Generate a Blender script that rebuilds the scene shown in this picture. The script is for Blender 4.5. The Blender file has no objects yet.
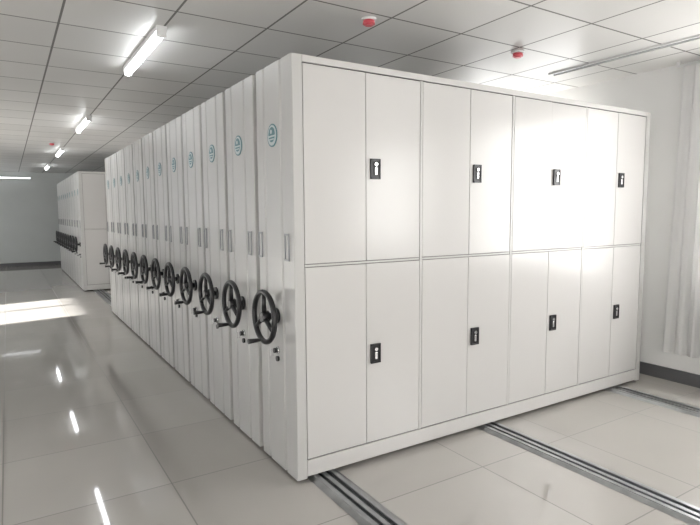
import bpy, bmesh, math
from mathutils import Vector, Matrix
S=bpy.context.scene
COL=S.collection

# ---------------------------------------------------------------- materials
def mat(name, col, rough=0.5, metal=0.0, spec=0.5, emis=None, estr=0, noise=0.0, nscale=3.0):
    m=bpy.data.materials.new(name); m.use_nodes=True
    nt=m.node_tree; b=nt.nodes['Principled BSDF']
    b.inputs['Base Color'].default_value=(*col,1)
    b.inputs['Roughness'].default_value=rough
    b.inputs['Metallic'].default_value=metal
    b.inputs['Specular IOR Level'].default_value=spec
    if emis:
        b.inputs['Emission Color'].default_value=(*emis,1)
        b.inputs['Emission Strength'].default_value=estr
    if noise>0:
        tc=nt.nodes.new('ShaderNodeTexCoord'); n=nt.nodes.new('ShaderNodeTexNoise')
        n.inputs['Scale'].default_value=nscale; n.inputs['Detail'].default_value=3
        r=nt.nodes.new('ShaderNodeValToRGB')
        r.color_ramp.elements[0].position=0.3; r.color_ramp.elements[1].position=0.7
        r.color_ramp.elements[0].color=(*[c*(1-noise) for c in col],1)
        r.color_ramp.elements[1].color=(*[min(1,c*(1+noise)) for c in col],1)
        nt.links.new(tc.outputs['Object'],n.inputs['Vector'])
        nt.links.new(n.outputs['Fac'],r.inputs['Fac'])
        nt.links.new(r.outputs['Color'],b.inputs['Base Color'])
    return m

def tile_mat(name,c1,c2,mortar,size,msize,rough,off=(0,0),spec=0.5,mr=0.6,bump=0.0):
    m=bpy.data.materials.new(name); m.use_nodes=True
    nt=m.node_tree; b=nt.nodes['Principled BSDF']
    tc=nt.nodes.new('ShaderNodeTexCoord'); mp=nt.nodes.new('ShaderNodeMapping')
    mp.inputs['Location'].default_value=(off[0],off[1],0)
    br=nt.nodes.new('ShaderNodeTexBrick'); br.offset=0; br.squash=1
    br.inputs['Scale'].default_value=1
    br.inputs['Brick Width'].default_value=size; br.inputs['Row Height'].default_value=size
    br.inputs['Mortar Size'].default_value=msize; br.inputs['Mortar Smooth'].default_value=0.1
    br.inputs['Color1'].default_value=(*c1,1); br.inputs['Color2'].default_value=(*c2,1)
    br.inputs['Mortar'].default_value=(*mortar,1)
    nt.links.new(tc.outputs['Object'],mp.inputs['Vector'])
    nt.links.new(mp.outputs[0],br.inputs['Vector'])
    n=nt.nodes.new('ShaderNodeTexNoise'); n.inputs['Scale'].default_value=1.3; n.inputs['Detail'].default_value=5
    nt.links.new(tc.outputs['Object'],n.inputs['Vector'])
    mr_=nt.nodes.new('ShaderNodeMapRange'); mr_.inputs['To Min'].default_value=0.93; mr_.inputs['To Max'].default_value=1.05
    nt.links.new(n.outputs['Fac'],mr_.inputs['Value'])
    mx=nt.nodes.new('ShaderNodeVectorMath'); mx.operation='SCALE'
    nt.links.new(br.outputs['Color'],mx.inputs[0]); nt.links.new(mr_.outputs[0],mx.inputs['Scale'])
    nt.links.new(mx.outputs[0],b.inputs['Base Color'])
    rr=nt.nodes.new('ShaderNodeMapRange'); rr.inputs['To Min'].default_value=rough; rr.inputs['To Max'].default_value=mr
    nt.links.new(br.outputs['Fac'],rr.inputs['Value']); nt.links.new(rr.outputs[0],b.inputs['Roughness'])
    b.inputs['Specular IOR Level'].default_value=spec
    return m

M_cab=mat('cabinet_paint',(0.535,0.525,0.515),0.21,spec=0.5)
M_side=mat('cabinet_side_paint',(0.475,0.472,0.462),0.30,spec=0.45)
M_gap=mat('cabinet_gap',(0.10,0.10,0.10),0.7)
M_black=mat('black_plastic',(0.012,0.012,0.014),0.32)
M_chrome=mat('chrome',(0.75,0.75,0.76),0.2,1.0)
M_steel=mat('galvanised_steel',(0.40,0.41,0.42),0.35,1.0,noise=0.12,nscale=12)
M_railin=mat('rail_groove',(0.04,0.045,0.05),0.5)
M_label=mat('label_frame',(0.30,0.31,0.32),0.35,0.4)
M_card=mat('label_card',(0.55,0.55,0.545),0.6)
M_teal=mat('logo_teal',(0.085,0.19,0.215),0.4)
M_logow=mat('logo_white',(0.48,0.54,0.55),0.4)
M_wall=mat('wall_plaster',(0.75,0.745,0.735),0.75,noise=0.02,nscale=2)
M_farwall=mat('wall_plaster_far_dimmed',(0.56,0.585,0.575),0.7,noise=0.02,nscale=2)  # greenish tint, plus the unlit far end's dimness put into the colour
M_base=mat('baseboard_grey',(0.10,0.10,0.105),0.4)
M_frame=mat('window_frame_white',(0.75,0.75,0.75),0.4)
M_red=mat('detector_red',(0.55,0.10,0.12),0.35,emis=(0.8,0.05,0.08),estr=0.1)
M_white=mat('white_plastic',(0.75,0.75,0.75),0.4)
M_lamp=mat('lamp_tube',(1,1,1),0.4,emis=(0.95,0.98,1.0),estr=16)
M_lampd=mat('lamp_tube_dim',(1,1,1),0.4,emis=(0.95,0.98,1.0),estr=2)
M_floor=tile_mat('floor_tiles',(0.42,0.40,0.375),(0.45,0.43,0.405),(0.15,0.14,0.13),0.8,0.0035,0.045,off=(0.1,0.2),spec=1.0,mr=0.5)
M_ceil=tile_mat('ceiling_tiles',(0.60,0.592,0.575),(0.67,0.66,0.645),(0.15,0.147,0.14),0.6,0.0075,0.34,off=(-0.35,0.1),spec=0.6,mr=0.6)

# ---------------------------------------------------------------- helpers
def bm_box(bm,x0,x1,y0,y1,z0,z1,mi=0,bev=0,skew=None):
    r=bmesh.ops.create_cube(bm,size=1)
    vs=r['verts']
    for v in vs:
        v.co=Vector(((x0+x1)/2+v.co.x*(x1-x0),(y0+y1)/2+v.co.y*(y1-y0),(z0+z1)/2+v.co.z*(z1-z0)))
        if skew: v.co.y+=skew[0]+(skew[1]-skew[0])*(v.co.x-x0)/(x1-x0)
    fs=set(f for v in vs for f in v.link_faces)
    for f in fs: f.material_index=mi
    if bev>0:
        es=list(set(e for v in vs for e in v.link_edges))
        rr=bmesh.ops.bevel(bm,geom=es,offset=bev,segments=2,affect='EDGES',profile=0.5)
        for f in rr['faces']: f.material_index=mi
def bm_cyl(bm,p0,p1,r,mi=0,seg=20,r2=None):
    p0=Vector(p0);p1=Vector(p1); d=p1-p0
    q=Vector((0,0,1)).rotation_difference(d.normalized()).to_matrix().to_4x4()
    mt=Matrix.Translation((p0+p1)/2)@q
    res=bmesh.ops.create_cone(bm,cap_ends=True,segments=seg,radius1=r,radius2=r if r2 is None else r2,depth=d.length,matrix=mt)
    for f in set(f for v in res['verts'] for f in v.link_faces):
        f.material_index=mi
        if len(f.verts)==4: f.smooth=True
def bm_torus_x(bm,c,R,r,mi=0,ns=48,nr=12):
    rings=[]
    for i in range(ns):
        a=2*math.pi*i/ns; ring=[]
        for j in range(nr):
            b=2*math.pi*j/nr; rad=R+r*math.cos(b)
            ring.append(bm.verts.new((c[0]+r*math.sin(b),c[1]+rad*math.cos(a),c[2]+rad*math.sin(a))))
        rings.append(ring)
    for i in range(ns):
        for j in range(nr):
            f=bm.faces.new((rings[i][j],rings[(i+1)%ns][j],rings[(i+1)%ns][(j+1)%nr],rings[i][(j+1)%nr]))
            f.material_index=mi; f.smooth=True
def finish(bm,name,mats,parent=None):
    bmesh.ops.recalc_face_normals(bm,faces=bm.faces[:])
    me=bpy.data.meshes.new(name); bm.to_mesh(me); bm.free()
    for m in mats: me.materials.append(m)
    o=bpy.data.objects.new(name,me); COL.objects.link(o)
    if parent: o.parent=parent
    return o
def link(name,me,parent,loc=(0,0,0)):
    o=bpy.data.objects.new(name,me); COL.objects.link(o); o.parent=parent; o.location=loc; return o
def empty(name,loc=(0,0,0)):
    o=bpy.data.objects.new(name,None); o.empty_display_size=0.1; COL.objects.link(o); o.location=loc; return o

# ---------------------------------------------------------------- dimensions
X0,X1=1.284,4.638
H=2.325; RZ=0.020
D=0.515; P=0.533
XW=4.91; XL=-2.6; YB=-3.2; YF=18.5; CH=2.74

# ---------------------------------------------------------------- room
bm=bmesh.new(); bm_box(bm,XL-.2,XW+.2,YB-.2,YF+.2,-0.15,0); finish(bm,'floor',[M_floor])
bm=bmesh.new(); bm_box(bm,XL-.2,XW+.2,YB-.2,YF+.2,CH,CH+.15); finish(bm,'ceiling',[M_ceil])
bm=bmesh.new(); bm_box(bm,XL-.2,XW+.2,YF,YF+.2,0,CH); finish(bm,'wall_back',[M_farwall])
bm=bmesh.new(); bm_box(bm,XL-.2,XW+.2,YB-.2,YB,0,CH); finish(bm,'wall_front',[M_wall])
WZ0,WZ1=0.9,2.5
winsR=[(-2.6,-0.8),(0.35,2.15),(3.5,5.3),(6.7,8.5),(9.7,12.1),(14.2,16.2)]
winsL_added=[(-2.2,-0.2),(2.2,4.2),(6.6,8.6),(11.0,13.0),(15.2,17.2)]  # unseen left windows, added to brighten the room
wn=0
def wall_with_windows(name,xa,xb,wins,side,energies):
    global wn
    bm=bmesh.new()
    bm_box(bm,xa,xb,YB,YF,0,WZ0); bm_box(bm,xa,xb,YB,YF,WZ1,CH)
    y=YB
    for a,b in wins:
        bm_box(bm,xa,xb,y,a,WZ0,WZ1); y=b
    bm_box(bm,xa,xb,y,YF,WZ0,WZ1)
    finish(bm,name,[M_wall])
    for (a,b),en in zip(wins,energies):
        wn+=1
        bm=bmesh.new(); t=.05; fa,fb=(xa+xb)/2-.025,(xa+xb)/2+.025
        bm_box(bm,fa,fb,a,a+t,WZ0,WZ1); bm_box(bm,fa,fb,b-t,b,WZ0,WZ1)
        bm_box(bm,fa,fb,a+t,b-t,WZ0,WZ0+t); bm_box(bm,fa,fb,a+t,b-t,WZ1-t,WZ1)
        mid=(a+b)/2; bm_box(bm,fa,fb,mid-.03,mid+.03,WZ0+t,WZ1-t)
        finish(bm,'window_%d'%wn,[M_frame])  # frames on the left wall belong to added windows
        l=bpy.data.lights.new('window_daylight_and_fill','AREA'); l.shape='RECTANGLE'; l.size=b-a; l.size_y=WZ1-WZ0  # daylight at the right windows, added fill light at the left ones
        l.energy=en; l.color=(1.0,0.992,0.965)
        o=bpy.data.objects.new('window_daylight_and_fill',l); COL.objects.link(o)
        o.location=((xb+.1) if side>0 else (xa-.1),mid,(WZ0+WZ1)/2)
        o.rotation_euler=(math.radians(90),0,math.radians(90 if side>0 else -90))
wall_with_windows('wall_right',XW,XW+.2,winsR,1,[95,84,45,36,44,38])
wall_with_windows('wall_left',XL-.2,XL,winsL_added,-1,[26,11,16,24,34])  # its windows and their area lights are added for ambient fill
def base(name,*a):
    bm=bmesh.new(); bm_box(bm,*a); finish(bm,name,[M_base])
base('baseboard_right',XW-.015,XW,YB,YF,0,.11)
base('baseboard_left',XL,XL+.015,YB,YF,0,.11)
base('baseboard_back',XL+.015,XW-.015,YF-.015,YF,0,.11)
base('baseboard_front',XL+.015,XW-.015,YB,YB+.015,0,.11)

# ---------------------------------------------------------------- floor rails
for rx in (1.46,2.79,4.28):
    bm=bmesh.new(); ya,yb=-0.6,17.6; w=.066
    bm_box(bm,rx-w,rx-w+.028,ya,yb,0,RZ,0,.003)
    bm_box(bm,rx+w-.028,rx+w,ya,yb,0,RZ,0,.003)
    bm_box(bm,rx-w+.028,rx+w-.028,ya,yb,0,.007,1)
    bm_box(bm,rx-.014,rx+.014,ya,yb,.007,RZ-.003,0,.002)
    for sgn in (-1,1):
        v=[bm.verts.new(c) for c in ((rx+sgn*w,ya,RZ*.8),(rx+sgn*w,yb,RZ*.8),(rx+sgn*(w+.03),yb,0.001),(rx+sgn*(w+.03),ya,0.001))]
        bm.faces.new(v)
    finish(bm,'floor_rail',[M_steel,M_railin])

# ---------------------------------------------------------------- shelving unit parts
Z0=RZ+.001
def end_panel(xo,s):
    bm=bmesh.new()
    prof=[(.06,0),(.004,0),(0,.004),(0,.130),(.010,.137),(.010,.150),(0,.157),(0,.352),(.010,.359),(.010,.372),(0,.379),(0,D-.042),(.050,D-.010),(.06,D)]
    lo=[bm.verts.new((xo+s*p[0],p[1],Z0)) for p in prof]
    hi=[bm.verts.new((xo+s*p[0],p[1],H)) for p in prof]
    n=len(prof)
    for i in range(n):
        bm.faces.new((lo[i],lo[(i+1)%n],hi[(i+1)%n],hi[i]))
    bm.faces.new(lo); bm.faces.new(hi)
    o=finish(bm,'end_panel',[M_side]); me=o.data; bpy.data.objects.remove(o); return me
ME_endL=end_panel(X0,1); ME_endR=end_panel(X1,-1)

def carcass():
    bm=bmesh.new(); a,b=X0+.061,X1-.061
    bm_box(bm,a,b,.02,D-.01,H-.04,H-.004)
    bm_box(bm,a,b,.02,D-.01,Z0,.12)
    for k in range(1,6):
        z=.12+k*(H-.16)/6; bm_box(bm,a,b,.03,D-.02,z-.012,z+.012)
    bm_box(bm,a,b,D/2-.004,D/2+.004,.12,H-.04)
    for k in range(5):
        x=a+(b-a)*k/4; x=min(max(x,a+.02),b-.02)
        bm_box(bm,x-.02,x+.02,.02,D-.01,.12,H-.04)
    o=finish(bm,'shelf_frame',[M_cab]); me=o.data; bpy.data.objects.remove(o); return me
ME_car=carcass()

def handwheel():
    bm=bmesh.new(); yc,zc=.235,.915; xw=X0-.08
    bm_torus_x(bm,(xw,yc,zc),.142,.0155)
    bm_cyl(bm,(X0,yc,zc),(X0-.014,yc,zc),.045,0,28)
    bm_cyl(bm,(X0-.012,yc,zc),(xw+.02,yc,zc),.02,0,20)
    bm_cyl(bm,(xw+.025,yc,zc),(xw-.018,yc,zc),.034,0,28,.028)
    for k in range(3):
        a=math.radians(90+120*k)
        c,s=math.cos(a),math.sin(a)
        bm_cyl(bm,(xw,yc+c*.02,zc+s*.02),(xw,yc+c*.14,zc+s*.14),.015,0,12,.010)
    a=math.radians(-76)
    p=Vector((xw,yc+math.cos(a)*.142,zc+math.sin(a)*.142))
    bm_cyl(bm,p,p+Vector((-.02,0,0)),.009,0,14)
    bm_cyl(bm,p+Vector((-.02,0,0)),p+Vector((-.085,0,0)),.011,0,16,.015)
    bm_cyl(bm,(X0,yc-.01,.715),(X0-.012,yc-.01,.715),.022,1,24)
    bm_cyl(bm,(X0-.012,yc-.01,.715),(X0-.03,yc-.01,.715),.015,0,20)
    bm_box(bm,X0-.048,X0-.030,yc-.013,yc-.007,.685,.728,1,.001)
    bm_cyl(bm,(X0,yc-.01,.665),(X0-.012,yc-.01,.665),.016,0,20)
    o=finish(bm,'handwheel',[M_black,M_chrome,M_label]); me=o.data; bpy.data.objects.remove(o); return me
ME_wheel=handwheel()

def badge():
    bm=bmesh.new(); yc,zc=.25,1.935
    bm_cyl(bm,(X0+.001,yc,zc),(X0-.004,yc,zc),.064,0,40)
    bm_cyl(bm,(X0-.004,yc,zc),(X0-.0055,yc,zc),.056,1,40)
    bm_cyl(bm,(X0-.0055,yc,zc+.004),(X0-.0068,yc,zc+.004),.042,0,30)
    bm_box(bm,X0-.0078,X0-.0068,yc-.046,yc+.046,zc-.010,zc-.001,1)
    bm_box(bm,X0-.0078,X0-.0068,yc-.03,yc+.03,zc-.026,zc-.019,1)
    bm_cyl(bm,(X0-.0068,yc+.006,zc+.02),(X0-.008,yc+.006,zc+.02),.012,1,16)
    o=finish(bm,'badge',[M_teal,M_logow]); me=o.data; bpy.data.objects.remove(o); return me
ME_badge=badge()
def labels():
    bm=bmesh.new()
    for yc in (.075,.440):
        z0,z1,hw=1.24,1.39,.027
        bm_box(bm,X0-.003,X0,yc-hw,yc+hw,z0,z1,1)
        for (a,b,c,d) in ((yc-hw,yc-hw+.007,z0,z1),(yc+hw-.007,yc+hw,z0,z1),(yc-hw,yc+hw,z0,z0+.010),(yc-hw,yc+hw,z1-.010,z1)):
            bm_box(bm,X0-.010,X0-.003,a,b,c,d,0)
    o=finish(bm,'label_holders',[M_label,M_card]); me=o.data; bpy.data.objects.remove(o); return me
ME_lab=labels()

TILT=[(.001,0),(0,.002),(.002,0),(0,.0038),(.0005,0),(.004,0),(.001,0),(0,.0015),
      (0,.001),(.0015,0),(0,.002),(.003,0),(.001,0),(0,.001),(.003,0),(0,.001)]
def doors():
    bm=bmesh.new(); a=X0+.061; b=X1-.061; n=4; w=(b-a)/n; yo=0.0
    bm_box(bm,a,b,.0175,.019,.12,H-.004,1)
    bm_box(bm,a,b,yo-.002,.012,Z0+.012,.125,0,.002)
    bm_box(bm,a,b,yo-.002,.012,H-.036,H,0,.002)
    for k in range(1,n):
        bm_box(bm,a+k*w-.008,a+k*w+.008,yo+.001,.012,.128,H-.039,0,.001)
    for k in range(n):
        sx=a+k*w+(.0115 if k else .004); ex=a+(k+1)*w-(.0115 if k<n-1 else .004); m=(sx+ex)/2
        for zi,(z0,z1) in enumerate(((.131,1.2055),(1.2245,H-.042))):
            for di,(p,q) in enumerate(((sx,m-.0018),(m+.0018,ex))):
                bm_box(bm,p,q,yo,.013,z0,z1,0,.0025,TILT[k*2+di+(0 if zi else 8)])
            bm_box(bm,sx,ex,yo+.004,.012,1.2085,1.2215,0,.001)
            zc=1.75 if z0>1 else .67
            hx=m+.062; hw=.034; hh=.058
            bm_box(bm,hx-hw,hx+hw,yo-.006,yo+.004,zc-hh,zc+hh,2,.002)
            bm_box(bm,hx-hw,hx-hw+.008,yo-.011,yo-.006,zc-hh,zc+hh,2)
            bm_box(bm,hx+hw-.008,hx+hw,yo-.011,yo-.006,zc-hh,zc+hh,2)
            bm_box(bm,hx-hw,hx+hw,yo-.011,yo-.006,zc+hh-.008,zc+hh,2)
            bm_box(bm,hx-hw,hx+hw,yo-.011,yo-.006,zc-hh,zc-hh+.008,2)
            bm_box(bm,hx-.009,hx+.009,yo-.014,yo-.006,zc-.034,zc+.010,3,.003)
            bm_cyl(bm,(hx,yo-.006,zc+.026),(hx,yo-.016,zc+.026),.011,3,18)
    o=finish(bm,'doors',[M_cab,M_gap,M_black,M_chrome]); me=o.data; bpy.data.objects.remove(o); return me
ME_doors=doors()

def unit(y,front,x=0):
    e=empty('mobile_shelving_unit',(x,y,0))
    link('end_panel_near',ME_endL,e); link('end_panel_far',ME_endR,e)
    link('shelf_frame',ME_car,e); link('handwheel',ME_wheel,e)
    link('badge',ME_badge,e); link('label_holders',ME_lab,e)
    if front: link('doors',ME_doors,e)
for i in range(12): unit(2.60+i*P, i==0)
for i in range(10): unit(11.65+i*P, i==0, -.09)

# ---------------------------------------------------------------- ceiling lamps
def lamp(x,y,L=1.2,rot=0,z=CH):
    e=empty('fluorescent_ceiling_lamp',(x,y,z)); e.rotation_euler=(0,0,rot)
    bm=bmesh.new(); bm_box(bm,-.035,.035,-L/2,L/2,-.035,0,0,.004)
    bm_box(bm,-.03,.03,-L/2,-L/2+.02,-.075,-.03,0,.003); bm_box(bm,-.03,.03,L/2-.02,L/2,-.075,-.03,0,.003)
    finish(bm,'housing',[M_white],e)
    bm=bmesh.new(); bm_cyl(bm,(0,-L/2+.02,-.056),(0,L/2-.02,-.056),.022,0,20)
    finish(bm,'tube',[M_lamp],e)
for y in (4.40,8.2,12.0,15.8): lamp(.93,y)
e=empty('fluorescent_wall_lamp',(.15,YF-.05,2.56))
bm=bmesh.new(); bm_box(bm,-.5,.5,0,.05,-.03,.03,0,.004); finish(bm,'housing',[M_white],e)
bm=bmesh.new(); bm_cyl(bm,(-.48,-.02,0),(.48,-.02,0),.018,0,16); finish(bm,'tube',[M_lampd],e)

for (x,y) in ((2.03,2.985),(3.43,2.985),(.72,10.8)):
    bm=bmesh.new()
    bm_cyl(bm,(x,y,CH),(x,y,CH-.014),.048,0,32); bm_cyl(bm,(x,y,CH-.014),(x,y,CH-.036),.036,1,32,.040)
    bm_cyl(bm,(x,y,CH-.036),(x,y,CH-.045),.024,1,24,.026)
    finish(bm,'fire_detector',[M_white,M_red])

bm=bmesh.new()
bm_box(bm,4.20,4.212,.2,3.3,CH-.014,CH,0); bm_box(bm,4.270,4.282,.2,3.3,CH-.014,CH,0); bm_box(bm,4.212,4.270,.2,3.3,CH-.005,CH,1)
finish(bm,'ceiling_cable_track',[M_white,M_label])

# curtains
mc=bpy.data.materials.new('sheer_curtain'); mc.use_nodes=True; nt=mc.node_tree
b=nt.nodes['Principled BSDF']; b.inputs['Base Color'].default_value=(.74,.735,.73,1); b.inputs['Roughness'].default_value=.8
tr=nt.nodes.new('ShaderNodeBsdfTranslucent'); tr.inputs['Color'].default_value=(.8,.8,.8,1)
mx=nt.nodes.new('ShaderNodeMixShader'); mx.inputs[0].default_value=.4
nt.links.new(b.outputs[0],mx.inputs[1]); nt.links.new(tr.outputs[0],mx.inputs[2])
nt.links.new(mx.outputs[0],nt.nodes['Material Output'].inputs['Surface'])
def curtain(ya,yb,folds):
    bm=bmesh.new(); N=folds*14; K=10; g=[]
    for k in range(K+1):
        t=k/K; z=.27+(CH-.05-.27)*t; row=[]
        for i in range(N+1):
            u=i/N; amp=.030*(1-.25*t)
            spread=.12*(1-t)
            yy=ya-spread*(1-u)*.5+(yb-ya+spread*.5)*u
            xx=XW-.085+amp*math.sin(u*folds*2*math.pi)+.008*math.sin(u*folds*4.4*math.pi+1+t*1.5)
            row.append(bm.verts.new((xx,yy,z)))
        g.append(row)
    for k in range(K):
        for i in range(N):
            f=bm.faces.new((g[k][i],g[k][i+1],g[k+1][i+1],g[k+1][i])); f.smooth=True
    o=finish(bm,'window_curtain',[mc])
curtain(1.60,2.45,9)
curtain(0.0,.6,7)
bm=bmesh.new(); bm_cyl(bm,(XW-.085,-.1,CH-.035),(XW-.085,2.5,CH-.035),.012,0,12); bm_box(bm,XW-.1,XW-.07,-.1,-.07,CH-.035,CH); bm_box(bm,XW-.1,XW-.07,2.47,2.5,CH-.035,CH)
finish(bm,'curtain_rail',[M_frame])

# ---------------------------------------------------------------- light
w=bpy.data.worlds.new('sky'); S.world=w; w.use_nodes=True
bg=w.node_tree.nodes['Background']; bg.inputs[0].default_value=(.92,.95,1,1); bg.inputs[1].default_value=1.5
sl=bpy.data.lights.new('sun','SUN'); sl.energy=60; sl.angle=math.radians(1.2); sl.color=(1,.985,.95)
so=bpy.data.objects.new('sun',sl); COL.objects.link(so)
el=math.radians(12.7); hd=Vector((-1,-.19,0)).normalized()
dirv=Vector((hd.x*math.cos(el),hd.y*math.cos(el),-math.sin(el)))
so.rotation_euler=dirv.to_track_quat('-Z','Y').to_euler(); so.location=(20,12,8)

# ---------------------------------------------------------------- camera
f=543.0
ey=Vector((7-350,-(215-262.5),-f)).normalized()
ex=Vector((1218.6-350,-(207.5-262.5),-f)); ex=(ex-ey*ex.dot(ey)).normalized()
ez=ex.cross(ey)
Mw=Matrix((ex,ey,ez))
cam=bpy.data.cameras.new('camera'); cam.sensor_width=36; cam.lens=f/700*36; cam.clip_start=.02
co=bpy.data.objects.new('camera',cam); COL.objects.link(co)
co.matrix_world=Matrix.Translation((0,0,1.5))@Mw.to_4x4()
S.camera=co
S.view_settings.view_transform='Standard'
S.view_settings.exposure=0
